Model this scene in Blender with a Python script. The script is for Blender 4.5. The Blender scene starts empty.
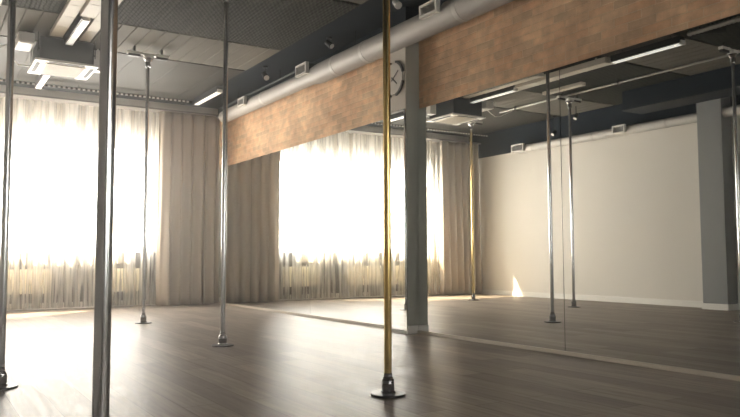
import bpy, bmesh, math, random
from mathutils import Vector, Matrix
random.seed(4)
PI = math.pi
C = bpy.context.scene.collection

# ------------------------------------------------------------------ materials
def new_mat(name):
    m = bpy.data.materials.new(name); m.use_nodes = True
    nt = m.node_tree; nt.nodes.clear()
    out = nt.nodes.new('ShaderNodeOutputMaterial')
    return m, nt, out
def N(nt, t, **kw):
    n = nt.nodes.new(t)
    for k, v in kw.items():
        if k in n.inputs: n.inputs[k].default_value = v
        else: setattr(n, k, v)
    return n
def col(c): return (c[0], c[1], c[2], 1)
def pbr(name, c, rough=.5, metal=0., noise=.0, nscale=8., bump=0., bscale=40., spec=.5, coat=0):
    m, nt, out = new_mat(name)
    b = nt.nodes.new('ShaderNodeBsdfPrincipled')
    b.inputs['Roughness'].default_value = rough; b.inputs['Metallic'].default_value = metal
    b.inputs['Specular IOR Level'].default_value = spec
    b.inputs['Coat Weight'].default_value = coat
    b.inputs['Base Color'].default_value = col(c)
    tc = N(nt, 'ShaderNodeTexCoord')
    if noise > 0:
        nz = N(nt, 'ShaderNodeTexNoise'); nz.inputs['Scale'].default_value = nscale; nz.inputs['Detail'].default_value = 5
        nt.links.new(tc.outputs['Object'], nz.inputs['Vector'])
        mx = N(nt, 'ShaderNodeMix', data_type='RGBA')
        mx.inputs[6].default_value = col([v*(1-noise) for v in c]); mx.inputs[7].default_value = col([min(1, v*(1+noise)) for v in c])
        nt.links.new(nz.outputs['Fac'], mx.inputs[0]); nt.links.new(mx.outputs[2], b.inputs['Base Color'])
    if bump > 0:
        n2 = N(nt, 'ShaderNodeTexNoise'); n2.inputs['Scale'].default_value = bscale; n2.inputs['Detail'].default_value = 3
        nt.links.new(tc.outputs['Object'], n2.inputs['Vector'])
        bp = N(nt, 'ShaderNodeBump'); bp.inputs['Strength'].default_value = bump; bp.inputs['Distance'].default_value = .01
        nt.links.new(n2.outputs['Fac'], bp.inputs['Height']); nt.links.new(bp.outputs['Normal'], b.inputs['Normal'])
    nt.links.new(b.outputs[0], out.inputs[0])
    return m

def floor_mat():
    m, nt, out = new_mat('laminate_planks')
    L = nt.links.new
    b = N(nt, 'ShaderNodeBsdfPrincipled')
    tc = N(nt, 'ShaderNodeTexCoord')
    mp = N(nt, 'ShaderNodeMapping'); mp.inputs['Rotation'].default_value = (0, 0, PI/2)
    L(tc.outputs['Object'], mp.inputs['Vector'])
    br = N(nt, 'ShaderNodeTexBrick'); br.offset = .37; br.offset_frequency = 2; br.squash = 1
    br.inputs['Scale'].default_value = 1; br.inputs['Mortar Size'].default_value = .0022
    br.inputs['Brick Width'].default_value = 1.28; br.inputs['Row Height'].default_value = .192
    br.inputs['Mortar Smooth'].default_value = .3; br.inputs['Bias'].default_value = 0
    br.inputs['Color1'].default_value = col((.225, .195, .170)); br.inputs['Color2'].default_value = col((.345, .302, .265))
    br.inputs['Mortar'].default_value = col((.085, .068, .055))
    L(mp.outputs[0], br.inputs['Vector'])
    m2 = N(nt, 'ShaderNodeMapping'); m2.inputs['Scale'].default_value = (14, .9, 1)
    L(tc.outputs['Object'], m2.inputs['Vector'])
    nz = N(nt, 'ShaderNodeTexNoise'); nz.inputs['Scale'].default_value = 2.2; nz.inputs['Detail'].default_value = 6; nz.inputs['Distortion'].default_value = .6
    L(m2.outputs[0], nz.inputs['Vector'])
    rp = N(nt, 'ShaderNodeValToRGB'); rp.color_ramp.elements[0].position = .3; rp.color_ramp.elements[1].position = .7
    rp.color_ramp.elements[0].color = (.66, .64, .62, 1); rp.color_ramp.elements[1].color = (1.18, 1.16, 1.13, 1)
    L(nz.outputs['Fac'], rp.inputs[0])
    mx = N(nt, 'ShaderNodeMix', data_type='RGBA', blend_type='MULTIPLY'); mx.inputs[0].default_value = 1
    L(br.outputs['Color'], mx.inputs[6]); L(rp.outputs[0], mx.inputs[7]); L(mx.outputs[2], b.inputs['Base Color'])
    mr = N(nt, 'ShaderNodeMapRange'); mr.inputs['To Min'].default_value = .33; mr.inputs['To Max'].default_value = .50
    L(nz.outputs['Fac'], mr.inputs['Value']); L(mr.outputs[0], b.inputs['Roughness'])
    b.inputs['Specular IOR Level'].default_value = .10
    bp = N(nt, 'ShaderNodeBump'); bp.inputs['Strength'].default_value = .35; bp.inputs['Distance'].default_value = .002; bp.invert = True
    L(br.outputs['Fac'], bp.inputs['Height']); L(bp.outputs[0], b.inputs['Normal'])
    L(b.outputs[0], out.inputs[0])
    return m

def brick_mat():
    m, nt, out = new_mat('thin_brick')
    L = nt.links.new
    b = N(nt, 'ShaderNodeBsdfPrincipled'); b.inputs['Roughness'].default_value = .85
    tc = N(nt, 'ShaderNodeTexCoord'); sp = N(nt, 'ShaderNodeSeparateXYZ'); cb = N(nt, 'ShaderNodeCombineXYZ')
    L(tc.outputs['Object'], sp.inputs[0]); L(sp.outputs['Y'], cb.inputs['X']); L(sp.outputs['Z'], cb.inputs['Y'])
    def brick(c1, c2, mo):
        br = N(nt, 'ShaderNodeTexBrick'); br.inputs['Scale'].default_value = 1
        br.inputs['Brick Width'].default_value = .25; br.inputs['Row Height'].default_value = .068
        br.inputs['Mortar Size'].default_value = .006; br.inputs['Mortar Smooth'].default_value = .6
        br.inputs['Color1'].default_value = col(c1); br.inputs['Color2'].default_value = col(c2); br.inputs['Mortar'].default_value = col(mo)
        L(cb.outputs[0], br.inputs['Vector']); return br
    br = brick((.68, .46, .30), (.86, .67, .48), (.80, .63, .46))
    nz = N(nt, 'ShaderNodeTexNoise'); nz.inputs['Scale'].default_value = 1.6; nz.inputs['Detail'].default_value = 5
    L(cb.outputs[0], nz.inputs['Vector'])
    rp = N(nt, 'ShaderNodeValToRGB'); rp.color_ramp.elements[0].position = .38; rp.color_ramp.elements[1].position = .68
    rp.color_ramp.elements[0].color = (.78, .70, .64, 1); rp.color_ramp.elements[1].color = (1.12, 1.1, 1.05, 1)
    L(nz.outputs['Fac'], rp.inputs[0])
    mx = N(nt, 'ShaderNodeMix', data_type='RGBA', blend_type='MULTIPLY'); mx.inputs[0].default_value = 1
    L(br.outputs['Color'], mx.inputs[6]); L(rp.outputs[0], mx.inputs[7])
    # odd darker and paler bricks
    b2 = brick((1.08, 1.06, 1.03), (.42, .36, .32), (1, 1, 1)); b2.inputs['Bias'].default_value = -.45; b2.offset_frequency = 2
    nz2 = N(nt, 'ShaderNodeTexNoise'); nz2.inputs['Scale'].default_value = 9; nz2.inputs['Detail'].default_value = 6
    L(cb.outputs[0], nz2.inputs['Vector'])
    rp2 = N(nt, 'ShaderNodeValToRGB'); rp2.color_ramp.elements[0].position = .35; rp2.color_ramp.elements[1].position = .65
    rp2.color_ramp.elements[0].color = (.86, .85, .84, 1); rp2.color_ramp.elements[1].color = (1.1, 1.1, 1.1, 1)
    L(nz2.outputs['Fac'], rp2.inputs[0])
    r2 = N(nt, 'ShaderNodeMix', data_type='RGBA', blend_type='MULTIPLY'); r2.inputs[0].default_value = 1
    L(b2.outputs['Color'], r2.inputs[6]); L(rp2.outputs[0], r2.inputs[7])
    m3 = N(nt, 'ShaderNodeMix', data_type='RGBA', blend_type='MULTIPLY'); m3.inputs[0].default_value = 1
    L(mx.outputs[2], m3.inputs[6]); L(r2.outputs[2], m3.inputs[7]); L(m3.outputs[2], b.inputs['Base Color'])
    bp = N(nt, 'ShaderNodeBump'); bp.inputs['Strength'].default_value = .6; bp.inputs['Distance'].default_value = .006; bp.invert = True
    L(br.outputs['Fac'], bp.inputs['Height']); L(bp.outputs[0], b.inputs['Normal'])
    L(b.outputs[0], out.inputs[0])
    return m

def cloth_mat(name, c, trans=.25, transp=0., fold=0.):
    m, nt, out = new_mat(name); L = nt.links.new
    d = N(nt, 'ShaderNodeBsdfDiffuse'); d.inputs['Color'].default_value = col(c)
    t = N(nt, 'ShaderNodeBsdfTranslucent'); t.inputs['Color'].default_value = col(c)
    tc = N(nt, 'ShaderNodeTexCoord')
    mp = N(nt, 'ShaderNodeMapping'); mp.inputs['Scale'].default_value = (260, 260, 200)
    L(tc.outputs['Object'], mp.inputs[0])
    wv = N(nt, 'ShaderNodeTexNoise'); wv.inputs['Scale'].default_value = 1; L(mp.outputs[0], wv.inputs['Vector'])
    bp = N(nt, 'ShaderNodeBump'); bp.inputs['Strength'].default_value = .15; bp.inputs['Distance'].default_value = .002
    L(wv.outputs['Fac'], bp.inputs['Height']); L(bp.outputs[0], d.inputs['Normal'])
    a = N(nt, 'ShaderNodeMixShader'); a.inputs[0].default_value = trans
    L(d.outputs[0], a.inputs[1]); L(t.outputs[0], a.inputs[2])
    last = a
    if transp > 0:
        tr = N(nt, 'ShaderNodeBsdfTransparent'); tr.inputs['Color'].default_value = (1, .99, .97, 1)
        x = N(nt, 'ShaderNodeMixShader')
        if fold > 0:   # the weave closes up where the cloth is seen edge-on
            lw = N(nt, 'ShaderNodeLayerWeight'); lw.inputs['Blend'].default_value = .5
            mr = N(nt, 'ShaderNodeMapRange'); mr.inputs['From Min'].default_value = .1; mr.inputs['From Max'].default_value = .9
            mr.inputs['To Min'].default_value = transp; mr.inputs['To Max'].default_value = max(0, transp-fold)
            L(lw.outputs['Facing'], mr.inputs['Value'])
            m2 = N(nt, 'ShaderNodeMapping'); m2.inputs['Scale'].default_value = (10, 0, .5); L(tc.outputs['Object'], m2.inputs[0])
            g = N(nt, 'ShaderNodeTexNoise'); g.inputs['Scale'].default_value = 1.6; g.inputs['Detail'].default_value = 2; g.inputs['Distortion'].default_value = .3; L(m2.outputs[0], g.inputs['Vector'])
            gr = N(nt, 'ShaderNodeMapRange'); gr.inputs['From Min'].default_value = .38; gr.inputs['From Max'].default_value = .62
            gr.inputs['To Min'].default_value = .3; gr.inputs['To Max'].default_value = 1.3; L(g.outputs['Fac'], gr.inputs['Value'])
            mm = N(nt, 'ShaderNodeMath', operation='MULTIPLY'); L(mr.outputs[0], mm.inputs[0]); L(gr.outputs[0], mm.inputs[1]); L(mm.outputs[0], x.inputs[0])
        else: x.inputs[0].default_value = transp
        L(a.outputs[0], x.inputs[1]); L(tr.outputs[0], x.inputs[2]); last = x
    L(last.outputs[0], out.inputs[0])
    return m

def glass_mat():
    m, nt, out = new_mat('window_glass'); L = nt.links.new
    tr = N(nt, 'ShaderNodeBsdfTransparent'); gl = N(nt, 'ShaderNodeBsdfGlossy'); gl.inputs['Roughness'].default_value = .02
    lw = N(nt, 'ShaderNodeLayerWeight'); pw = N(nt, 'ShaderNodeMath', operation='POWER'); pw.inputs[1].default_value = 5
    mr = N(nt, 'ShaderNodeMapRange'); mr.inputs['To Min'].default_value = .03; mr.inputs['To Max'].default_value = .9
    L(lw.outputs['Facing'], pw.inputs[0]); L(pw.outputs[0], mr.inputs['Value'])
    x = N(nt, 'ShaderNodeMixShader'); L(mr.outputs[0], x.inputs[0]); L(tr.outputs[0], x.inputs[1]); L(gl.outputs[0], x.inputs[2])
    L(x.outputs[0], out.inputs[0]); return m
def mesh_panel_mat():
    m, nt, out = new_mat('dark_expanded_mesh'); L = nt.links.new
    b = N(nt, 'ShaderNodeBsdfPrincipled'); b.inputs['Roughness'].default_value = .75; b.inputs['Specular IOR Level'].default_value = .1
    tc = N(nt, 'ShaderNodeTexCoord'); mp = N(nt, 'ShaderNodeMapping'); mp.inputs['Rotation'].default_value = (0, 0, .6)
    L(tc.outputs['Object'], mp.inputs[0])
    w = N(nt, 'ShaderNodeTexWave'); w.inputs['Scale'].default_value = 7; w.inputs['Distortion'].default_value = 3.5; w.inputs['Detail'].default_value = 1; w.inputs['Detail Scale'].default_value = 6
    L(mp.outputs[0], w.inputs['Vector'])
    mx = N(nt, 'ShaderNodeMix', data_type='RGBA'); mx.inputs[6].default_value = col(MESH_A); mx.inputs[7].default_value = col(MESH_B)
    L(w.outputs['Fac'], mx.inputs[0]); L(mx.outputs[2], b.inputs['Base Color'])
    L(b.outputs[0], out.inputs[0]); return m
def emit_mat(name, c, s):
    m, nt, out = new_mat(name)
    b = N(nt, 'ShaderNodeBsdfPrincipled'); b.inputs['Base Color'].default_value = col(c); b.inputs['Roughness'].default_value = .4
    b.inputs['Emission Color'].default_value = col(c); b.inputs['Emission Strength'].default_value = s
    nt.links.new(b.outputs[0], out.inputs[0]); return m

MESH_A, MESH_B = (.018, .020, .018), (.064, .066, .056)
M = dict(
    floor=floor_mat(), brick=brick_mat(),
    navy=pbr('navy_ceiling_paint', (.022, .031, .042), .8, noise=.12, spec=.15),
    slab=pbr('dark_deck_paint', (.022, .031, .041), .8, noise=.12, spec=.15),
    wall=pbr('warm_white_wall_paint', (.75, .715, .66), .8, noise=.03, bump=.08),
    greywall=pbr('grey_wall_paint', (.58, .55, .50), .85, noise=.04),
    sillwall=pbr('dark_grey_wall_paint', (.10, .095, .09), .8, noise=.04),
    green=pbr('grey_green_paint', (.42, .43, .385), .6, noise=.05, bump=.05),
    pier=pbr('pier_grey_paint', (.27, .28, .28), .6, noise=.05),
    plaster=pbr('pale_plaster', (.58, .54, .48), .85, noise=.06, bump=.15),
    base=pbr('white_baseboard_paint', (.86, .84, .80), .45, noise=.02),
    mirror=pbr('mirror_silver', (.86, .875, .86), .0, 1., spec=.5),
    mirroredge=pbr('mirror_edge', (.02, .025, .022), .3),
    alu=pbr('brushed_aluminium', (.70, .68, .64), .35, 1., noise=.05, nscale=30),
    chrome=pbr('polished_chrome', (.52, .53, .55), .17, 1., noise=.02),
    brass=pbr('polished_brass', (.70, .52, .22), .18, 1., noise=.04),
    collar=pbr('dark_chrome', (.30, .30, .32), .2, 1.),
    darkmetal=pbr('dark_steel', (.035, .035, .038), .4, .5, noise=.1),
    duct=pbr('silver_duct_foil', (.46, .44, .415), .58, .15, noise=.10, nscale=6, bump=.5, bscale=14),
    ductseam=pbr('duct_tape', (.56, .54, .51), .55, .15, noise=.1),
    white=pbr('white_enamel', (.78, .76, .72), .4, noise=.03),
    cream=pbr('cream_tray_enamel', (.62, .57, .49), .55, noise=.06),
    acdark=pbr('ac_dark_shell', (.020, .027, .034), .6, noise=.1),
    slot=pbr('dark_slot', (.02, .02, .02), .7),
    black=pbr('black_plastic', (.02, .02, .022), .45, noise=.1),
    tube=emit_mat('tube_diffuser', (.95, .92, .85), .45),
    light=pbr('light_ribbed_deck', (.165, .155, .135), .7, noise=.08, nscale=3, spec=.12),
    smooth=pbr('grey_ceiling_board', (.060, .057, .051), .6, noise=.12, nscale=2, spec=.15),
    mesh=mesh_panel_mat(),
    curtain=cloth_mat('heavy_taupe_curtain', (.64, .57, .49), .2),
    sheer=cloth_mat('sheer_voile', (.93, .90, .84), .55, .70, .30),
    voile=cloth_mat('white_voile', (.86, .85, .82), .5, .25),
    railgrey=pbr('rail_grey_paint', (.26, .24, .215), .7, noise=.05),
    rad=pbr('cream_radiator_enamel', (.95, .91, .76), .4, noise=.03),
    frame=pbr('white_window_frame', (.75, .75, .73), .35, noise=.02),
    glass=glass_mat(),
    clock=pbr('pale_clock_face', (.52, .49, .44), .6, noise=.03),
    clockdark=pbr('clock_dark_metal', (.045, .04, .035), .5),
    flex=pbr('ribbed_conduit', (.45, .44, .42), .4, .6, noise=.1),
)

# ------------------------------------------------------------------ mesh builder
class MB:
    def __init__(s): s.v = []; s.f = []; s.m = []; s.sm = []
    def add(s, vs, fs, mi=0, smooth=False):
        o = len(s.v); s.v += [tuple(v) for v in vs]
        for f in fs: s.f.append([i+o for i in f]); s.m.append(mi); s.sm.append(smooth)
        return s
    def box(s, x0, x1, y0, y1, z0, z1, mi=0, bev=0.):
        if bev > 0:
            bm = bmesh.new(); bmesh.ops.create_cube(bm, size=1)
            for v in bm.verts:
                v.co = Vector(((x0+x1)/2+v.co.x*(x1-x0), (y0+y1)/2+v.co.y*(y1-y0), (z0+z1)/2+v.co.z*(z1-z0)))
            bmesh.ops.bevel(bm, geom=bm.edges[:], offset=bev, segments=2, affect='EDGES', profile=.6)
            bm.verts.index_update()
            s.add([v.co for v in bm.verts], [[v.index for v in f.verts] for f in bm.faces], mi); bm.free(); return s
        vs = [(x, y, z) for x in (x0, x1) for y in (y0, y1) for z in (z0, z1)]
        return s.add(vs, [(0,1,3,2),(4,6,7,5),(0,4,5,1),(2,3,7,6),(0,2,6,4),(1,5,7,3)], mi)
    def lathe(s, prof, c=(0,0,0), seg=32, mi=0):   # prof: (radius, z)
        vs = []; fs = []
        for r, z in prof:
            for k in range(seg):
                a = 2*PI*k/seg; vs.append((c[0]+r*math.cos(a), c[1]+r*math.sin(a), c[2]+z))
        n = len(prof)
        for i in range(n-1):   # every band of the profile keeps its own crisp edge
            s.add(vs[i*seg:(i+2)*seg], [(k, (k+1) % seg, seg+(k+1) % seg, seg+k) for k in range(seg)], mi, True)
        s.add([vs[k] for k in range(seg)], [tuple(reversed(range(seg)))], mi)
        s.add([vs[(n-1)*seg+k] for k in range(seg)], [tuple(range(seg))], mi)
        return s
    def tube(s, pts, r, seg=12, mi=0, cap=True):
        pts = [Vector(p) for p in pts]; rs = r if isinstance(r, (list, tuple)) else [r]*len(pts)
        vs = []; prev = None
        for i, p in enumerate(pts):
            t = (pts[min(i+1, len(pts)-1)]-pts[max(i-1, 0)]).normalized()
            if prev is None:
                a = Vector((0,0,1)) if abs(t.z) < .9 else Vector((1,0,0)); u = t.cross(a).normalized()
            else: u = (prev-t*prev.dot(t)).normalized()
            prev = u; w = t.cross(u)
            for k in range(seg):
                an = 2*PI*k/seg; vs.append(p+(u*math.cos(an)+w*math.sin(an))*rs[i])
        fs = []
        for i in range(len(pts)-1):
            for k in range(seg): fs.append((i*seg+k, i*seg+(k+1) % seg, (i+1)*seg+(k+1) % seg, (i+1)*seg+k))
        s.add(vs, fs, mi, True)
        if cap:
            s.add(vs[:seg], [tuple(reversed(range(seg)))], mi); s.add(vs[-seg:], [tuple(range(seg))], mi)
        return s
    def build(s, name, mats, parent=None):
        me = bpy.data.meshes.new(name); me.from_pydata(s.v, [], s.f)
        for m in (mats if isinstance(mats, (list, tuple)) else [mats]): me.materials.append(m)
        for p, mi, sm in zip(me.polygons, s.m, s.sm): p.material_index = mi; p.use_smooth = sm
        bm = bmesh.new(); bm.from_mesh(me); bmesh.ops.recalc_face_normals(bm, faces=bm.faces[:]); bm.to_mesh(me); bm.free()
        o = bpy.data.objects.new(name, me); C.objects.link(o)
        if parent: o.parent = parent
        return o
def tag(o, label, cat, group=None, kind=None):
    o['label'] = label; o['category'] = cat
    if group: o['group'] = group
    if kind: o['kind'] = kind
    return o
def empty(name, loc, label, cat, group=None):
    o = bpy.data.objects.new(name, None); o.empty_display_size = .1; o.location = loc; C.objects.link(o)
    return tag(o, label, cat, group)
def struct(o, label=None, cat=None):
    o['kind'] = 'structure'
    if label: o['label'] = label
    if cat: o['category'] = cat
    return o
def dup(root, loc, label):
    r = root.copy(); C.objects.link(r); r.location = loc; r['label'] = label
    for ch in [c for c in bpy.data.objects if c.parent == root]:
        c = ch.copy(); C.objects.link(c); c.parent = r
        for g in [q for q in bpy.data.objects if q.parent == ch]:
            d = g.copy(); C.objects.link(d); d.parent = c
    return r

# ------------------------------------------------------------------ room dimensions
XW = -5.93; YB = 12.38; YF = -4.0; ZC = 3.5; ZM = 2.384
WX0, WX1, WZ0, WZ1 = -4.78, -1.05, .92, 2.70

struct(MB().box(XW-.2, .24, YF-.2, YB+.12, -.12, 0).build('floor', M['floor']), 'grey brown laminate plank floor with a satin shine', 'floor')
struct(MB().box(XW-.2, .24, YF-.2, YB+.12, ZC, ZC+.15).build('ceiling', M['slab']), 'dark navy painted ceiling slab above the panels', 'ceiling')
# window wall
b = MB()
b.box(XW-.2, WX0, YB, YB+.12, 0, ZC).box(WX1, .24, YB, YB+.12, 0, ZC).box(WX0, WX1, YB, YB+.12, 0, WZ0, 1).box(WX0, WX1, YB, YB+.12, WZ1, ZC)
struct(b.build('wall_back', [M['greywall'], M['sillwall']]), 'grey wall around the big curtained window', 'wall')
# mirror wall: painted behind the mirrors, brick band above, navy strip at the top
b = MB().box(.04, .24, YF, YB, 0, ZM-.02, 0).box(.04, .24, YF, YB, ZM-.02, 3.27, 1).box(.04, .24, YF, YB, 3.27, ZC, 2)
struct(b.build('wall_right', [M['greywall'], M['brick'], M['navy']]), 'wall of tan brick above the long mirrors', 'wall')
# left wall: warm white up to 2.97, navy above
b = MB().box(XW-.2, XW, YF, YB, 0, 2.97, 0).box(XW-.2, XW, YF, YB, 2.97, ZC, 1)
struct(b.build('wall_left', [M['wall'], M['navy']]), 'plain warm white wall seen in the mirrors', 'wall')
b = MB()
SX0, SX1, SZ0, SZ1 = -3.2, -1.2, .9, 2.7  # opening for the added fill window
b.box(XW-.2, SX0, YF-.2, YF, 0, ZC).box(SX1, .24, YF-.2, YF, 0, ZC).box(SX0, SX1, YF-.2, YF, 0, SZ0).box(SX0, SX1, YF-.2, YF, SZ1, ZC)
struct(b.build('wall_front', M['greywall']), 'grey wall behind the viewer', 'wall')
# baseboards
def board(name, x0, x1, y0, y1, h=.10):
    b = MB().box(x0, x1, y0, y1, 0, h, bev=.004); return struct(b.build(name, M['base']))
board('baseboard_left', XW, XW+.018, 6.62, YB); board('baseboard_left', XW, XW+.018, YF, 6.22)
board('baseboard_back', XW+.02, .0, YB-.018, YB)

# pier on the left wall and column on the mirror wall
PX = XW+.26
struct(MB().box(XW, PX, 6.22, 6.62, 0, ZC, bev=.006).build('trim_1', M['pier']), 'grey painted pier on the white wall opposite the mirrors', 'column')
b = MB().box(XW, PX+.015, 6.205, 6.22, 0, .09, bev=.003).box(PX, PX+.015, 6.205, 6.635, 0, .09, bev=.003).box(XW, PX+.015, 6.62, 6.635, 0, .09, bev=.003)
struct(b.build('baseboard_pier', M['base']))
CX = -.130; CY0, CY1 = 6.20, 6.62
b = MB().box(CX, .04, CY0, CY1, 0, ZC, 0)
b.box(CX-.008, CX, CY0+.002, CY1-.002, ZM+.01, 3.24, 1)
b.box(CX-.003, .04, CY0-.002, CY1+.002, 3.24, ZC-.001, 2)
struct(b.build('trim_2', [M['green'], M['plaster'], M['navy']]), 'grey green column between the mirror panels, plastered on its upper side', 'column')
b = MB().box(CX-.004, .0, CY0-.012, CY0, 0, .085, bev=.003)
struct(b.build('baseboard_column', M['base']))

# ------------------------------------------------------------------ mirrors
def mirror(y0, y1, label, x=0., px=.04):
    t = empty('wall_mirror', (x, (y0+y1)/2, .033), label, 'mirror', 'wall mirrors')
    w = (y1-y0)/2
    MB().box(0, .006, -w+.003, w-.003, 0, ZM-.033).build('glass', M['mirror'], t)
    if px-x > .012: MB().box(.006, px-x, -w, w, 0, ZM-.033).build('backing', M['mirroredge'], t)
    return t
ys = [CY1+.002, 8.66, 10.70, YB]
labs = ['tall mirror panel just left of the column, reflecting the bright window', 'tall mirror panel reflecting the window middle, two left of column', 'tall narrow mirror panel in the corner beside the heavy taupe curtain']
for i in range(3): mirror(ys[i], ys[i+1]-(.25 if i == 2 else 0), labs[i])
ys = [CY0-.002, 4.16, 2.12, .08, -1.96, YF]
labs = ['tall mirror panel right of the column, ending at the thin vertical joint', 'tall mirror panel right of the thin vertical joint, at the photo right edge',
        'tall mirror panel beyond the photo right edge', 'tall mirror panel alongside the viewer', 'tall mirror panel behind the viewer']
for i in range(5): mirror(ys[i+1], ys[i]-(.012 if i == 0 else 0), labs[i])
mirror(CY0+.002, CY1-.002, 'narrow mirror strip on the side of the grey green column', CX-.008, CX)
# low aluminium channel that carries the mirrors
def channel(y0, y1, x, label):
    b = MB().box(x-.016, x-.001, y0, y1, .006, .032, bev=.002).box(x-.010, x+.006, y0, y1, 0, .012)
    tag(b.build('mirror_channel', M['cream']), label, 'metal profile', 'metal profiles under the mirrors')
channel(CY1+.003, YB-.26, 0, 'thin metal profile along the floor under the mirrors left of the column')
channel(YF, CY0-.014, 0, 'thin metal profile along the floor under the mirrors right of the column')

# ------------------------------------------------------------------ ceiling panels
def ribbed(x0, x1, y0, y1, z0, z1, pitch, depth, duty=.8):   # ribs run along y
    b = MB(); x = x0; pr = []
    while x < x1-1e-6:
        e = min(x+pitch, x1); g = (e-x)*(1-duty)/2
        pr += [(x, z0+depth), (x+g, z0), (e-g, z0)]
        x = e
    pr.append((x1, z0+depth))
    n = len(pr); vs = [(px, y0, pz) for px, pz in pr]+[(px, y1, pz) for px, pz in pr]+[(px, y0, z1) for px, pz in pr]+[(px, y1, z1) for px, pz in pr]
    fs = []
    for i in range(n-1):
        fs += [(i, i+1, n+i+1, n+i), (2*n+i, 3*n+i, 3*n+i+1, 2*n+i+1), (i, 2*n+i, 2*n+i+1, i+1), (n+i, n+i+1, 3*n+i+1, 3*n+i)]
    fs += [(0, n, 3*n, 2*n), (n-1, 3*n-1, 4*n-1, 2*n-1)]
    return b.add(vs, fs)
RX0, RX1 = -5.75, -.64
def panel(y0, y1, z, pitch, depth, mat, label, duty=.8, x0=RX0, x1=RX1):
    o = ribbed(x0, x1, y0, y1, z, ZC, pitch, depth, duty).build('ceiling_raft', mat); tag(o, label, 'ceiling panel', 'panels across the ceiling'); return o
panel(9.47, 11.72, 3.452, .6, .004, M['smooth'], 'smooth grey ceiling panel nearest the window wall', .985)
panel(8.25, 9.40, 3.445, .165, .012, M['light'], 'pale ribbed ceiling panel above the air conditioner', .9)
panel(6.32, 8.20, 3.440, .045, .008, M['mesh'], 'dark finely ribbed ceiling panel between the two pale ones', .6)
panel(5.20, 6.27, 3.445, .165, .012, M['light'], 'pale ribbed ceiling panel seen in the mirror above the grey pier', .9)
panel(1.5, 5.15, 3.440, .045, .008, M['mesh'], 'dark finely ribbed ceiling panel over the viewer', .6)

# dark rectangular air duct along the left
b = MB().box(-5.45, -4.98, YF, 7.45, 3.14, 3.438, 0)
b.box(-5.46, -4.965, YF, 7.46, 3.125, 3.145, 1)
tag(b.build('air_duct', [M['navy'], M['acdark']]), 'dark rectangular air duct under the ceiling near the white wall', 'duct')

# ------------------------------------------------------------------ round ducts
def grille(parent, c, w, h, nrm=-1):
    # register facing -x (nrm=-1) or +x
    b = MB(); x0 = 0; d = .05
    xa, xb = (c[0]-d, c[0]) if nrm < 0 else (c[0], c[0]+d)
    y, z = c[1], c[2]; t = .022
    b.box(xa, xb, y-w/2, y+w/2, z-h/2, z-h/2+t).box(xa, xb, y-w/2, y+w/2, z+h/2-t, z+h/2)
    b.box(xa, xb, y-w/2, y-w/2+t, z-h/2+t, z+h/2-t).box(xa, xb, y+w/2-t, y+w/2, z-h/2+t, z+h/2-t)
    g = b.build('grille_frame', M['white'], parent)
    b = MB(); n = 5
    for k in range(n):
        zz = z-h/2+t+(h-2*t)*(k+.5)/n
        b.box(xa+.012, xb-.01, y-w/2+t, y+w/2-t, zz-.003, zz+.003)
    b.build('louvre', M['flex'], g)
    xc, xd = (c[0]-.01, c[0]+.12) if nrm < 0 else (c[0]-.12, c[0]+.01)
    MB().box(xc, xd, y-w/2+t*.6, y+w/2-t*.6, z-h/2+t*.6, z+h/2-t*.6).build('collar', M['acdark'], g)
t = empty('ventilation_duct', (-.17, 6, 3.18), 'fat silver round duct along the top of the brick wall', 'duct')
t.location = (0, 0, 0)
b = MB()
DX, DZ = -.165, 3.175
path = [(DX, -3.9, DZ), (DX, 8.02, DZ), (DX, 8.12, DZ), (DX, 8.30, DZ+.005), (DX, 11.45, DZ+.01), (DX, 11.53, DZ+.008), (DX, 11.57, DZ)]
b.tube(path, [.128, .128, .124, .102, .102, .098, .07], 28)
b.build('duct_pipe', M['duct'], t)
for y in (11.2, 9.8, 7.6, 6.9, 5.2, 3.8, 2.4, 1.0):
    r = .1055 if y > 8.2 else .1315
    MB().tube([(DX, y-.03, DZ+(.01 if y > 8.2 else 0)), (DX, y+.03, DZ+(.01 if y > 8.2 else 0))], r, 28).build('joint_band', M['ductseam'], t)
for y in (10.9, 9.3, 7.2, 4.6):
    r = .104 if y > 8.2 else .13
    MB().tube([(DX, y, DZ+r-.005), (DX, y, ZC-.0)], .005, 8).build('hanger_rod', M['darkmetal'], t)
# slim cable pipe riding on the far duct
MB().tube([(DX-.10, 8.5, DZ+.125), (DX-.10, 11.4, DZ+.125)], .013, 10).build('cable_pipe', M['acdark'], t)
grille(t, (DX-.115, 10.38, DZ+.045), .26, .13); grille(t, (DX-.115, 8.32, DZ+.085), .30, .15); grille(t, (DX-.135, 5.52, DZ+.055), .28, .13)

t = empty('ventilation_duct', (0, 0, 0), 'slim pale round duct along the top of the white wall, seen in the mirror', 'duct')
D2X, D2Z = XW+.16, 2.97
MB().tube([(D2X, -3.9, D2Z), (D2X, 10.45, D2Z), (D2X, 10.6, D2Z), (D2X, 10.68, D2Z)], [.078, .078, .076, .05], 20).build('duct_pipe', M['ductseam'], t)
for y in (10.2, 8.7, 7.2, 5.7): MB().tube([(D2X, y-.02, D2Z), (D2X, y+.02, D2Z)], .081, 20).build('joint_band', M['duct'], t)
for y in (10.3, 8.5, 6.9, 4.0): MB().box(XW, D2X, y-.012, y+.012, D2Z-.01, D2Z+.01).build('wall_bracket', M['darkmetal'], t)
grille(t, (D2X+.075, 10.55, D2Z+.02), .34, .15, 1); grille(t, (D2X+.075, 8.08, D2Z+.02), .26, .14, 1)

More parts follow.
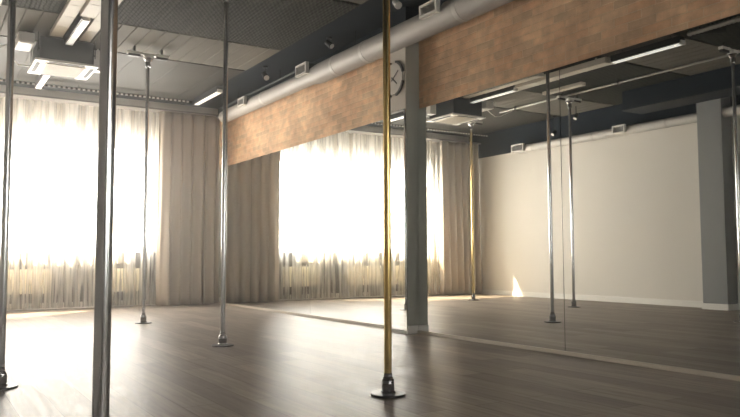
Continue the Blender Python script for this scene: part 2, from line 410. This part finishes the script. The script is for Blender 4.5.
# ------------------------------------------------------------------ sprinkler pipe
t = empty('ceiling_pipe', (0, 0, 0), 'thin long silver pipe running under the ceiling, seen in the mirror', 'pipe')
MB().tube([(-4.33, YF+.05, 3.405), (-4.33, 9.6, 3.405)], .016, 12).build('pipe', M['flex'], t)
for y in (9.2, 7.0, 4.6, 2.5): MB().box(-4.352, -4.308, y-.01, y+.01, 3.385, ZC-.0).build('pipe_clip', M['darkmetal'], t)

# ------------------------------------------------------------------ poles
def make_pole(mat, label, loc):
    t = empty('dance_pole', loc, label, 'pole', 'floor to ceiling dance poles')
    MB().lathe([(.0225, .02), (.0225, 3.30)], seg=40).build('shaft', M[mat], t)
    MB().lathe([(.100, 0), (.102, .003), (.101, .009), (.096, .012), (.045, .014)], seg=48).build('base_plate', M['darkmetal'], t)
    c = MB().lathe([(.043, .012), (.043, .022), (.036, .026), (.037, .050), (.0385, .070), (.036, .088), (.030, .094), (.030, .100), (.0245, .104), (.0245, .125), (.0228, .127)], seg=40).build('collar', M['collar'], t)
    MB().tube([(0, -.028, .078), (0, -.046, .078)], .006, 10).build('set_screw', M['darkmetal'], c)
    MB().lathe([(.030, 3.20), (.032, 3.21), (.032, 3.27), (.055, 3.30), (.055, 3.315)], seg=32).build('top_bearing', M['chrome'], t)
    br = MB().box(-.055, .055, -.045, .045, 3.315, 3.365, bev=.004).box(-.26, -.085, -.03, .03, 3.345, 3.38, bev=.004).box(.085, .26, -.03, .03, 3.345, 3.38, bev=.004).box(-.09, .09, -.018, .018, 3.35, 3.375).build('ceiling_bracket', M['white'], t)
    for s in (-1, 1): MB().box(s*.172-.072, s*.172+.072, -.022, .022, 3.315, 3.345).build('clamp', M['black'], br)
    for s in (-1, 1): MB().box(s*.17-.012, s*.17+.012, -.012, .012, 3.38, 3.50).build('hanger', M['darkmetal'], br)
    return t
chrome0 = make_pole('chrome', 'thickest looking chrome dance pole, cropped at its foot, nearest the viewer', (-4.065, 2.05, 0))
dup(chrome0, (-4.035, 5.04, 0), 'chrome dance pole at the photo left edge, its round foot half cut off')
dup(chrome0, (-2.115, 9.03, 0), 'thinnest looking chrome dance pole standing in front of the window edge')
dup(chrome0, (-2.115, 6.31, 0), 'chrome dance pole standing in front of the heavy curtain corner')
dup(chrome0, (-4.37, 8.0, 0), 'chrome dance pole seen only in the mirror, right of the thin mirror joint')
brass0 = make_pole('brass', 'brass dance pole in the middle, in front of the clock', (-2.15, 3.535, 0))
dup(brass0, (-4.29, 10.35, 0), 'brass dance pole seen only in the mirror, before the heavy curtain')

# ------------------------------------------------------------------ luminaires, trays, AC
LX = -3.07
def tubelight(y0, y1, label, x=LX, z=3.30):
    t = empty('tube_light', (x, (y0+y1)/2, z), label, 'ceiling light', 'long tube lights')
    L = (y1-y0)/2
    h = MB().box(-.05, .05, -L, L, .016, .10, bev=.006).build('housing', M['black'], t)
    MB().box(-.035, .035, -L+.02, L-.02, 0, .016, bev=.005).build('diffuser', M['tube'], t)
    for s in (-1, 1):
        MB().box(-.04, .04, s*L-.015, s*L+.015, -.002, .05, bev=.003).build('end_cap', M['white'], t)
        MB().tube([(0, s*L*.7, .10), (0, s*L*.7, ZC-z-.05)], .004, 8).build('hanger', M['darkmetal'], t)
    return t
tubelight(5.08, 6.08, 'tube light beyond the pale tray, seen in the mirror')
tubelight(7.88, 8.88, 'tube light with white glow between two cream rails, left of the air conditioner top')
tubelight(10.15, 11.45, 'tube light between the air conditioner and the window')
tubelight(10.30, 11.35, 'tube light over the heavy curtain near the brick wall corner', -.70, 3.30)
def tray(x0, x1, y0, y1, z0, z1, label):
    b = MB().box(x0, x1, y0, y1, z0, z1, bev=.006)
    n = int((y1-y0)/.34)
    for k in range(n+1):
        y = y0+.02+(y1-y0-.05)*k/max(1, n); b.box(x0-.003, x1+.003, y, y+.012, z0-.003, z1-.002)
    b.box((x0+x1)/2-.01, (x0+x1)/2+.01, y0+.2, y0+.22, z1-.002, 3.475).box((x0+x1)/2-.01, (x0+x1)/2+.01, y1-.22, y1-.2, z1-.002, 3.475)
    tag(b.build('cable_tray', M['cream']), label, 'cable tray', 'cream cable trays')
tray(-3.145, -2.995, 6.14, 7.82, 3.32, 3.40, 'cream box tray between two tube lights')
tray(-3.29, -3.155, 7.2, 8.84, 3.36, 3.42, 'cream rail on the far side of the tube light')
tray(-2.97, -2.85, 7.2, 8.85, 3.36, 3.42, 'cream rail between the tube light and the thickest pole')
tray(-3.96, -3.86, 7.3, 8.1, 3.38, 3.43, 'cream rail at the photo top left corner')
# ribbed flexible conduit
b = MB(); pts = []; rs = []
for k in range(121):
    y = 5.0-3.2*k/120; pts.append((LX+.01*math.sin(k*.09), y, 3.404)); rs.append(.034 if k % 2 else .026)
b.tube(pts, rs, 14); b.tube([(LX, 5.02, 3.40), (LX-.05, 4.90, 3.405), (LX-.26, 4.70, 3.408)], .03, 12, 1)
tag(b.build('flexible_conduit', [M['flex'], M['black']]), 'ribbed silver conduit under the ceiling at the mirror top right', 'conduit')

t = empty('air_conditioner', (-3.07, 9.32, 3.09), 'ceiling cassette air conditioner with dark body and white grille', 'air conditioner')
b = MB().box(-.30, .30, -.33, .33, .03, .30, bev=.012)
for s in (-1, 1):
    b.box(s*.30-.004, s*.30+.004, -.25, .25, .08, .09).box(s*.30-.004, s*.30+.004, -.25, .25, .24, .25)
b.build('body', M['acdark'], t)
b = MB().box(-.35, .35, -.37, .37, .005, .032, bev=.006)
p = b.build('front_panel', M['white'], t)
b = MB()
for s in (-1, 1):
    b.box(s*.30-.022, s*.30+.022, -.24, .24, .001, .006).box(-.20, .20, s*.325-.02, s*.325+.02, .001, .006)
b.build('air_slot', M['slot'], p)
b = MB().box(-.23, .23, -.27, .27, -.003, .006, bev=.002)
for k in range(11): b.box(-.21, .21, -.26+k*.052, -.25+k*.052, -.007, -.002)
b.build('intake_grille', M['cream'], p)
for sx in (-1, 1):
    for sy in (-1, 1): MB().box(sx*.312-.012, sx*.312+.012, sy*.30-.012, sy*.30+.012, .15, .16).tube([(sx*.318, sy*.30, .12), (sx*.318, sy*.30, ZC-3.09-.05)], .005, 8).build('hanger_rod', M['darkmetal'], t)
b = MB().box(-2.70, -2.58, 9.36, 9.50, 3.16, 3.42, bev=.01).box(-2.72, -2.69, 9.40, 9.46, 3.2, 3.38).tube([(-2.64, 9.43, 3.42), (-2.64, 9.43, 3.47)], .012, 10)
tag(b.build('pump_box', M['white']), 'small white pump box beside the air conditioner', 'box')
b = MB().box(-3.60, -3.43, 8.95, 9.35, 3.28, 3.40, bev=.012).box(-3.585, -3.445, 8.97, 9.33, 3.272, 3.282).tube([(-3.51, 9.1, 3.4), (-3.51, 9.1, 3.47)], .01, 8)
tag(b.build('control_box', M['white']), 'white flat control box hung left of the air conditioner', 'box')
b = MB(); b.tube([(-3.603, 9.15, 3.31), (-3.75, 9.2, 3.26), (-3.95, 9.3, 3.24), (-4.15, 9.4, 3.28), (-4.4, 9.5, 3.38), (-4.6, 9.55, 3.46)], .008, 8)
tag(b.build('cable', M['white']), 'thin white cable looping left from the control box', 'cable')
b = MB().tube([(-3.612, 9.28, 3.30), (-3.62, 9.38, 3.18), (-3.55, 9.46, 3.13), (-3.39, 9.5, 3.14)], .010, 8)
tag(b.build('cable', M['white']), 'short white cable from control box into the air conditioner', 'cable')

# perforated rail crossing the room near the window
b = MB().box(-5.7, -.75, 11.47, 11.53, 3.365, 3.372).box(-5.7, -.75, 11.47, 11.473, 3.355, 3.385)
n = 70
for k in range(n): x = -5.68+k*4.92/n; b.box(x, x+.035, 11.460, 11.471, 3.352, 3.378, 1)
for x in (-5.2, -4, -2.5, -1.2): b.tube([(x, 11.5, 3.37), (x, 11.5, 3.47)], .004, 8)
tag(b.build('slotted_rail', [M['smooth'], M['white']]), 'slotted metal rail crossing the ceiling in front of the curtains', 'rail')

# spotlights
def spot(loc, label, zt=ZC, tilt=.5, az=0, head='black', s=1.):
    t = empty('spotlight', loc, label, 'spotlight', 'small ceiling spotlights')
    hh = zt-loc[2]
    MB().lathe([(.035, hh-.02), (.035, hh)], seg=20).tube([(0, 0, .03), (0, 0, hh-.01)], .007, 8).build('stem', M['black'], t)
    d = Vector((math.sin(tilt)*math.cos(az), math.sin(tilt)*math.sin(az), -math.cos(tilt)))
    hd = MB().tube([-d*.05*s, -d*.045*s, d*.03*s, d*.06*s], [.02*s, .032*s, .036*s, .04*s], 20).build('lamp_head', M[head], t)
    MB().tube([d*.058*s, d*.063*s], [.033*s, .033*s], 20).build('lens', M['white'], hd)
    return t
spot((-.42, 9.25, 3.37), 'dark spotlight with a white lens above the silver duct near the window', head='black', s=1.2, tilt=.9, az=-1.6)
spot((-.30, 7.6, 3.42), 'small black spotlight above the duct left of the brass pole', tilt=.9, az=-1.2, s=1.)
spot((-.42, 5.95, 3.40), 'small spotlight at the photo top edge right of the brass pole', tilt=.9, az=-1.8, head='white')
spot((-.62, 5.75, 3.41), 'white spotlight at the photo top edge, farther from the wall', tilt=.9, az=-1.8, head='white')
spot((-5.23, 8.63, 3.27), 'small spotlight near the white wall, seen in the mirror', tilt=.6, az=0, head='black')
spot((-5.6, 9.5, 3.14), 'small dark spotlight above the slim duct, seen in the mirror', tilt=.8, az=0, zt=3.452)

# ------------------------------------------------------------------ clock
t = empty('wall_clock', (CX-.008, 6.415, 2.745), 'large pale round clock with dark rim segments on the column', 'clock')
def disc(r0, r1, a0, a1, xa, xb, seg=40):
    b = MB(); vs = []
    for k in range(seg+1):
        a = a0+(a1-a0)*k/seg
        for r in (r0, r1):
            for x in (xa, xb): vs.append((x, r*math.cos(a), r*math.sin(a)))
    fs = []
    for k in range(seg):
        o = 4*k; q = o+4
        fs += [(o, q, q+1, o+1), (o+2, o+3, q+3, q+2), (o, o+2, q+2, q), (o+1, q+1, q+3, o+3)]
    fs += [(0, 1, 3, 2), (4*seg, 4*seg+2, 4*seg+3, 4*seg+1)]
    return b.add(vs, fs)
b = MB().tube([(0, 0, 0), (-.018, 0, 0)], .172, 48); b.build('clock_face', M['clock'], t)
for q in range(4):
    disc(.176, .200, PI/4+q*PI/2-.52+(.0), PI/4+q*PI/2+.52, -.024, 0).build('rim_segment', M['clockdark'], t)
def hand(ang, L, w, name):
    a = Vector((0, math.cos(ang), math.sin(ang))); n = Vector((0, -math.sin(ang), math.cos(ang)))
    vs = [a*-.03+n*w, a*-.03-n*w, a*L-n*w*.6, a*L+n*w*.6]
    b = MB().add([v+Vector((-.024, 0, 0)) for v in vs]+[v+Vector((-.019, 0, 0)) for v in vs], [(0,1,2,3),(7,6,5,4),(0,4,5,1),(1,5,6,2),(2,6,7,3),(3,7,4,0)])
    return b.build(name, M['clockdark'], t)
hand(PI*1.22, .10, .010, 'hour_hand'); hand(PI*.8, .13, .007, 'minute_hand')
MB().tube([(-.017, 0, 0), (-.028, 0, 0)], .013, 16).build('hub', M['clockdark'], t)

# ------------------------------------------------------------------ window, sill, radiators
w = bpy.data.objects.new('window_1', None); C.objects.link(w); struct(w, 'wide bright window behind sheer curtains', 'window')
F = .055; yf0, yf1 = YB+.05, YB+.11
b = MB().box(WX0, WX1, yf0, yf1, WZ0, WZ0+F).box(WX0, WX1, yf0, yf1, WZ1-F, WZ1)
b.box(WX0, WX0+F, yf0, yf1, WZ0+F, WZ1-F).box(WX1-F, WX1, yf0, yf1, WZ0+F, WZ1-F)
xs = [WX0+F, WX0+(WX1-WX0)/3, WX0+2*(WX1-WX0)/3, WX1-F]
for x in xs[1:3]: b.box(x-F/2, x+F/2, yf0, yf1, WZ0+F, WZ1-F)
b.build('window_frame', M['frame'], w)
for i in range(3):
    MB().box(xs[i]+(F/2 if i else 0), xs[i+1]-(F/2 if i < 2 else 0), yf0+.027, yf0+.033, WZ0+F, WZ1-F).build('pane', M['glass'], w)
MB().box(WX0-.04, WX1+.04, YB-.10, YB+.06, WZ0-.03, WZ0, bev=.006).build('window_sill', M['frame'], w)

def radiator(x0, x1, label):
    t = empty('radiator', ((x0+x1)/2, YB-.075, .12), label, 'radiator', 'radiators under the window')
    L = (x1-x0)/2
    b = MB().box(-L, L, -.035, -.02, .13, .50, bev=.004).box(-L, L, .02, .03, .13, .50, bev=.004).box(-L, L, -.035, .03, .495, .51, bev=.003)
    n = int(2*L/.05)
    for k in range(n): x = -L+.02+k*(2*L-.04)/n; b.box(x, x+.012, -.041, -.034, .15, .48, bev=.002)
    b.build('front_panel', M['rad'], t)
    MB().tube([(L-.06, 0, -.12), (L-.06, 0, .14)], .011, 12).tube([(-L+.06, 0, -.12), (-L+.06, 0, .14)], .011, 12).build('pipe', M['white'], t)
    for s in (-1, 1): MB().box(s*L*.6-.02, s*L*.6+.02, .02, .074, .2, .42).build('bracket', M['darkmetal'], t)
radiator(-3.50, -2.70, 'cream radiator behind the sheer curtain, in front of the window middle')
radiator(-2.05, -1.30, 'cream radiator behind the sheer curtain near the heavy curtain')
radiator(-4.70, -3.95, 'cream radiator behind the sheer curtain, farthest from the mirrors')

w2 = bpy.data.objects.new('added_fill_window', None); C.objects.link(w2); struct(w2, 'unseen window added behind the viewer as fill light', 'window')  # unseen window, added to brighten the room from behind
b = MB(); y0, y1 = YF-.14, YF-.08
b.box(SX0, SX1, y0, y1, SZ0, SZ0+F).box(SX0, SX1, y0, y1, SZ1-F, SZ1).box(SX0, SX0+F, y0, y1, SZ0+F, SZ1-F).box(SX1-F, SX1, y0, y1, SZ0+F, SZ1-F)
xs = [SX0+F, SX0+(SX1-SX0)/3, SX0+2*(SX1-SX0)/3, SX1-F]
for x in xs[1:3]: b.box(x-F/2, x+F/2, y0, y1, SZ0+F, SZ1-F)
b.build('window_frame', M['frame'], w2)
for i in range(3):
    MB().box(xs[i]+(F/2 if i else 0), xs[i+1]-(F/2 if i < 2 else 0), y0+.027, y0+.033, SZ0+F, SZ1-F).build('pane', M['glass'], w2)

# ------------------------------------------------------------------ curtains
def curtain(name, x0, x1, y, z0, z1, mat, label, group, amp, pitch, seedv, gather=1., thick=0., nz=26, phase=0.):
    rnd = random.Random(seedv); n = int((x1-x0)/.008); vs = []; fs = []
    ph = [rnd.uniform(0, 6.28) for _ in range(6)]
    for j in range(nz+1):
        v = j/nz; z = z0+(z1-z0)*v
        for i in range(n+1):
            u = i/n; s = u*(x1-x0)
            q = s*2*PI/pitch+.9*math.sin(s*3.1+ph[0])+.6*math.sin(s*7.3+ph[1])+phase
            a = amp*(.75+.35*math.sin(s*2.3+ph[2]))*(.55+.45*(1-v)**.7)
            a2 = amp*.35*math.sin(q*2.1+ph[3]+1.2*(1-v))
            drift = .5*(1-v)*math.sin(s*4.2+ph[4])
            yy = y+a*math.sin(q+drift)+a2*(1-v*.5)
            xx = x0+s+.35*amp*math.cos(q+drift)*(1-.3*v)
            vs.append((xx, yy, z))
    for j in range(nz):
        for i in range(n):
            a = j*(n+1)+i; fs.append((a, a+1, a+n+2, a+n+1))
    o = MB().add(vs, fs, 0, True).build(name, mat)
    if thick:
        m = o.modifiers.new('thick', 'SOLIDIFY'); m.thickness = thick
    tag(o, label, 'curtain', group)
    return o
ZT = 3.27
curtain('heavy_curtain', -1.14, -.04, 12.0, .015, ZT, M['curtain'], 'heavy taupe curtain hanging in the corner beside the brick wall', 'heavy taupe curtains', .10, .19, 3, thick=.004)
curtain('heavy_curtain', -5.86, -4.80, 12.0, .015, ZT, M['curtain'], 'heavy taupe curtain seen in the mirror, beside the white wall', 'heavy taupe curtains', .10, .19, 5, thick=.004)
curtain('sheer_curtain', -2.995, -.95, 12.155, .03, ZT, M['sheer'], 'sheer pale curtain covering the window half nearer the mirrors', 'sheer window curtains', .04, .15, 8)
curtain('sheer_curtain', -4.95, -2.985, 12.17, .03, ZT, M['sheer'], 'sheer pale curtain covering the window half nearer the white wall', 'sheer window curtains', .04, .16, 12)
curtain('sheer_curtain', -3.5, -.9, YF+.12, .03, ZT, M['voile'], 'sheer white curtain over the fill window added behind the viewer', 'sheer window curtains', .035, .16, 21)  # softens the light of the added fill window
b = MB().box(-5.9, -.01, 11.93, 12.27, ZT+.004, ZT+.03)
for x in (-5.5, -4.2, -2.9, -1.6, -.3): b.box(x-.02, x+.02, 12.05, YB, ZT+.03, ZT+.05)
tag(b.build('curtain_rail', M['railgrey']), 'flat curtain rail above the window curtains', 'curtain rail')

# ------------------------------------------------------------------ thin warm haze volume, added to imitate lens veiling glare
m, nt, out = new_mat('warm_glare_volume')
vs_ = nt.nodes.new('ShaderNodeVolumeScatter'); vs_.inputs['Color'].default_value = (1, .96, .90, 1); vs_.inputs['Density'].default_value = .013; vs_.inputs['Anisotropy'].default_value = .8
nt.links.new(vs_.outputs[0], out.inputs['Volume'])
o = MB().box(XW-.05, .07, YF-.03, YB-.05, -.05, ZC+.05).build('glare', m); tag(o, 'thin warm haze volume added to imitate lens veil before the bright window', 'glare', kind='stuff')

# ------------------------------------------------------------------ camera
cam = bpy.data.cameras.new('camera'); cam.sensor_width = 36; cam.sensor_fit = 'HORIZONTAL'
P_A, P_YAW, P_PITCH, P_ROLL, P_F = 4.497, .562, .068, -.003, 717.667
cam.lens = P_F*36/740; cam.clip_start = .05; cam.clip_end = 200
co = bpy.data.objects.new('camera', cam); C.objects.link(co)
fw = Vector((math.sin(P_YAW)*math.cos(P_PITCH), math.cos(P_YAW)*math.cos(P_PITCH), math.sin(P_PITCH)))
r = Vector((math.cos(P_YAW), -math.sin(P_YAW), 0)); u = r.cross(fw)
c_, s_ = math.cos(P_ROLL), math.sin(P_ROLL)
r, u = c_*r+s_*u, -s_*r+c_*u
m = Matrix((r, u, -fw)).transposed().to_4x4(); m.translation = Vector((-P_A, 0, .8))
co.matrix_world = m
bpy.context.scene.camera = co

# ------------------------------------------------------------------ light
wd = bpy.data.worlds.new('world'); bpy.context.scene.world = wd; wd.use_nodes = True
bg = wd.node_tree.nodes['Background']; bg.inputs[0].default_value = (1, .965, .91, 1); bg.inputs[1].default_value = 16.0
sun = bpy.data.lights.new('sun', 'SUN'); sun.energy = 45; sun.color = (1, .80, .52); sun.angle = math.radians(.8)
so = bpy.data.objects.new('sun', sun); C.objects.link(so)
so.rotation_euler = Vector((-1, -.80, -1.20)).to_track_quat('-Z', 'Y').to_euler(); so.location = (4, 16, 8)
pl = bpy.data.lights.new('window_daylight_portal', 'AREA'); pl.shape = 'RECTANGLE'; pl.size = WX1-WX0; pl.size_y = WZ1-WZ0
pl.cycles.is_portal = True
po = bpy.data.objects.new('window_daylight_portal', pl); C.objects.link(po)
po.location = ((WX0+WX1)/2, YB+.14, (WZ0+WZ1)/2); po.rotation_euler = (-PI/2, 0, 0)
pl2 = pl.copy(); pl2.size = SX1-SX0; pl2.size_y = SZ1-SZ0  # portal for the fill window added behind the viewer
po2 = bpy.data.objects.new('window_daylight_portal', pl2); C.objects.link(po2)
po2.location = ((SX0+SX1)/2, YF-.22, (SZ0+SZ1)/2); po2.rotation_euler = (PI/2, 0, 0)

sc = bpy.context.scene
sc.view_settings.view_transform = 'Standard'; sc.view_settings.look = 'None'; sc.view_settings.gamma = 1
sc.view_settings.exposure = 0.75; sc.view_settings.use_curve_mapping = False
sc.cycles.use_denoising = True
sc.cycles.max_bounces = 14; sc.cycles.diffuse_bounces = 7; sc.cycles.glossy_bounces = 8; sc.cycles.transparent_max_bounces = 16; sc.cycles.transmission_bounces = 8
sc.cycles.sample_clamp_indirect = 12
